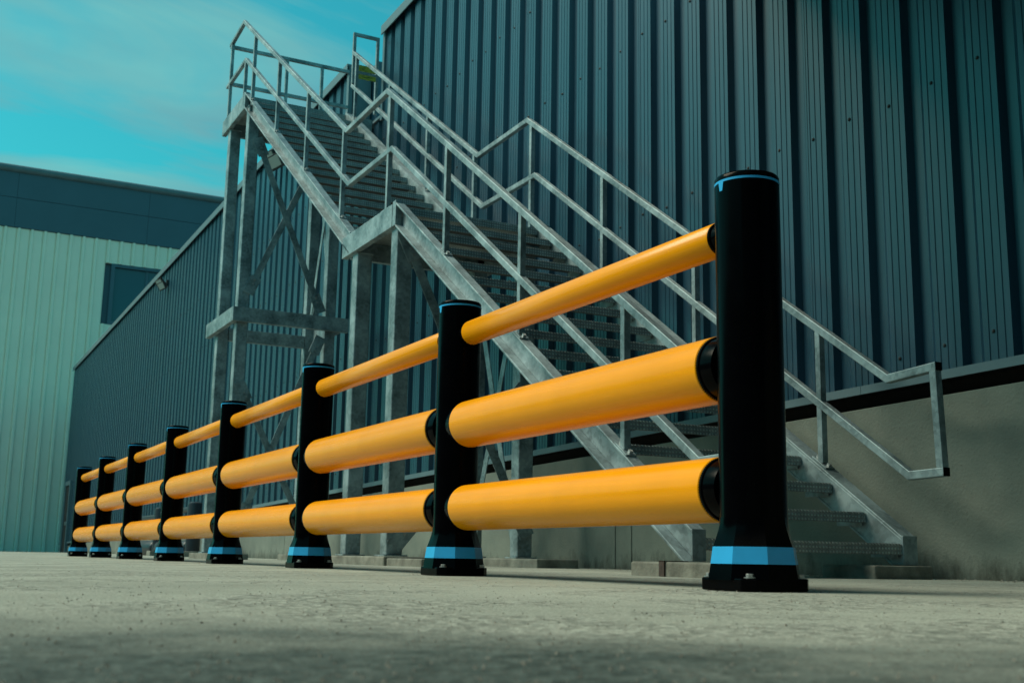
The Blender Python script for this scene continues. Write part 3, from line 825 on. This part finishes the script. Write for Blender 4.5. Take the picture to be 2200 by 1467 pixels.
bolm = MB().lathe([(0.0165, 0), (0.0165, 0.003)], 16).lathe([(0.011, 0.003), (0.011, 0.0105), (0.009, 0.012)], 6).mesh('bolt', 'steel', 30)
for i in range(8):
    X = -i * SPC
    p = place('post', pm, ba, (X, 0, 0))
    f = place('foot', fm_, p, (X, 0, 0))
    place('foot_band', bandm, p, (X, 0, 0))
    place('base_plate', plm, p, (X, 0, 0), bevel=0.004)
    place('cap', capm, p, (X, 0, 0)); place('cap_ring', ringm, p, (X, 0, 0)); place('ring_tab', tabme, p, (X, 0, 0))
    for (sx, sy) in ((1, 1), (1, -1), (-1, 1), (-1, -1)):
        place('bolt', bolm, p, (X + sx * 0.089, sy * 0.089, 0.0365))
END = 0.130
def rail_mesh(r):
    ln = SPC - 2 * END
    return MB().lathe([(r * 0.96, 0.0), (r, 0.0035), (r, ln - 0.0035), (r * 0.96, ln)], 64, 'x').mesh('rail', 'yellow', 40)
def collar_mesh(r):
    m = MB(); k = 320
    def kn(rad, x, amp):
        return [(x, (rad + (amp if (i // 2) % 2 else -amp)) * math.cos(2 * math.pi * i / k), (rad + (amp if (i // 2) % 2 else -amp)) * math.sin(2 * math.pi * i / k)) for i in range(k)]
    m.rings([kn(r - 0.0022, 0.0, 0.0008), kn(r - 0.0022, 0.010, 0.0008), kn(r - 0.006, 0.0102, 0), kn(r - 0.007, 0.03, 0), kn(r - 0.012, 0.06, 0)])
    return m.mesh('rail_collar', 'black', 30)
for (z, r) in ((1.049, 0.0535), (0.646, 0.101), (0.288, 0.0965)):
    rm, cm = rail_mesh(r), collar_mesh(r)
    for i in range(7):
        x0 = -(i + 1) * SPC + END
        ra = place('rail', rm, ba, (x0, 0, z))
        c1 = place('rail_collar', cm, ra, (x0, 0, z)); c1.rotation_euler = (0, 0, math.pi)
        place('rail_collar', cm, ra, (-i * SPC - END, 0, z))

# ================================================================== DARK BOLLARDS AND PIPE GUARD BY THE WALL
bl = [(-18.9, 2.55, 'black bollard on a concrete block behind the barrier beside the tower column'),
      (-22.3, 2.6, 'black bollard holding the ends of the two navy pipe guards'),
      (-26.2, 2.6, 'black bollard at the far end of the long navy pipe guard')]
for (x, y, lab) in bl:
    t = thing('bollard', lab, 'bollard', (x, y, 0), 'bollards along the warehouse wall')
    MB().lathe([(0.13, 0.10), (0.13, 0.93), (0.122, 0.965), (0.09, 0.985)], 28, 'z', (x, y, 0)).build('tube', 'bollard', t, smooth=40)
    MB().lathe([(0.132, 0.70), (0.132, 0.73)], 28, 'z', (x, y, 0)).build('ring', 'lamp_body', t, smooth=40)
    MB().box(x - 0.2, x + 0.2, y - 0.2, y + 0.2, -0.02, 0.10).build('base_block', 'block', t, bevel=0.01)
def pipe(name, label, p, q, r, elbow=False):
    p = Vector(p); q = Vector(q); d = (q - p).normalized(); a = d.orthogonal().normalized(); b = d.cross(a); k = 24
    rs = []
    for (t_, rr) in ((0, r * 0.6), (0.02, r * 0.9), (0.05, r)):
        rs.append([p + d * t_ + (a * math.cos(2 * math.pi * i / k) + b * math.sin(2 * math.pi * i / k)) * rr for i in range(k)])
    Ln = (q - p).length
    for (t_, rr) in ((Ln - 0.05, r), (Ln - 0.02, r * 0.9), (Ln, r * 0.6)):
        rs.append([p + d * t_ + (a * math.cos(2 * math.pi * i / k) + b * math.sin(2 * math.pi * i / k)) * rr for i in range(k)])
    o = MB().rings(rs).build(name, 'bollard', origin=(p + q) / 2, smooth=50)
    return tag(o, label, 'pipe', None)
pipe('pipe_guard', 'thick navy pipe lying low between the bollard pair', (-22.13, 2.6, 0.16), (-19.08, 2.55, 0.16), 0.14)
pipe('pipe_guard', 'thick navy pipe lying low at the far pair of bollards', (-26.0, 2.6, 0.16), (-22.48, 2.6, 0.16), 0.15)
pipe('pipe_guard', 'slim navy pipe rail at knee height between the far bollards', (-26.02, 2.6, 0.80), (-22.45, 2.6, 0.80), 0.055)
pipe('pipe_guard', 'slim navy pipe rail at knee height beside the tower', (-22.14, 2.6, 0.86), (-19.05, 2.56, 0.86), 0.055)

# ================================================================== FLOODLIGHTS
def flood(x, z, label, s=1.0):
    t = thing('floodlight', label, 'floodlight', (x, YW - 0.02, z))
    MB().box(x - 0.07 * s, x + 0.07 * s, YW - 0.07 * s, YW - 0.003, z - 0.09 * s, z + 0.12 * s).build('bracket', 'lamp_body', t, bevel=0.006)
    m = MB(); m.bar((x, YW - 0.05, z), (x + 0.03, YW - 0.20 * s, z - 0.02), 0.04, 0.04, (1, 0, 0)); m.build('arm', 'lamp_body', t)
    for k, (ox, oz) in enumerate(((-0.21 * s, 0.10 * s), (0.21 * s, -0.09 * s))):
        c = Vector((x + ox + 0.03, YW - 0.27 * s, z + oz - 0.06))
        n = Vector((0.55, -0.75, -0.38)).normalized()
        a = Vector((1, 0, 0)); a = (a - n * a.dot(n)).normalized(); b = n.cross(a)
        def slab(w, hgt, t0, t1, mm, nm, par):
            cs = []
            for tt in (t0, t1):
                for (i, j) in ((-1, -1), (1, -1), (1, 1), (-1, 1)): cs.append(c + a * (i * w / 2) + b * (j * hgt / 2) + n * tt)
            return MB().quadbox(cs).build(nm, mm, par, bevel=0.006)
        hd = slab(0.31 * s, 0.27 * s, -0.08 * s, 0.0, 'lamp_body', 'lamp_head', t)
        slab(0.25 * s, 0.21 * s, 0.0005, 0.006, 'lamp_glass', 'lens', hd)
flood(-17.15, 7.10, 'twin floodlight under the eave just behind the upper stair flight', 0.95)
flood(-27.6, 6.93, 'twin floodlight under the eave out along the far stretch of wall', 0.75)

# ================================================================== PEBBLES
m = MB()
rnd = random.Random(3)
def pebble(x, y, r):
    n = len(m.v); ry = r * rnd.uniform(0.6, 1); a0 = rnd.uniform(0, 6.3); hz_ = r * rnd.uniform(0.5, 0.9)
    for k in range(5):
        a = a0 + k * 1.2566; q = rnd.uniform(0.75, 1.1)
        m.v.append(Vector((x + r * q * math.cos(a), y + ry * q * math.sin(a), -0.001)))
    for k in range(5):
        a = a0 + 0.3 + k * 1.2566; q = rnd.uniform(0.45, 0.7)
        m.v.append(Vector((x + r * q * math.cos(a), y + ry * q * math.sin(a), hz_ * rnd.uniform(0.8, 1.1))))
    for k in range(5):
        j = (k + 1) % 5; m.f.append((n + k, n + j, n + 5 + j, n + 5 + k))
    m.f.append(tuple(n + 5 + k for k in range(5)))
for i in range(5200):
    d = 0.75 + rnd.random() ** 1.6 * 9.0
    an = rnd.uniform(-0.46, 0.46)
    dirx, diry = -math.cos(yaw - an), math.sin(yaw - an)
    x, y = CAM.x + dirx * d, CAM.y + diry * d
    if y > YW: continue
    pebble(x, y, rnd.choice((0.0008, 0.001, 0.0012, 0.0016, 0.0024)))
for i in range(700):
    pebble(rnd.uniform(-14, 0), rnd.uniform(2.9, 3.36), rnd.uniform(0.003, 0.011))
for i in range(8):
    for k in range(70):
        a = rnd.uniform(0, 6.283); q = rnd.uniform(0.125, 0.20)
        px_, py_ = -i * SPC + q * math.cos(a) * 1.05, q * math.sin(a) * 1.05
        if max(abs(px_ + i * SPC), abs(py_)) < 0.121: continue
        pebble(px_, py_, rnd.choice((0.0012, 0.0018, 0.0026, 0.0036)))
tag(m.build('pebbles', 'pebble', origin=(0, 0, 0)), 'loose grit and small stones scattered over the concrete yard', 'gravel', kind='stuff')
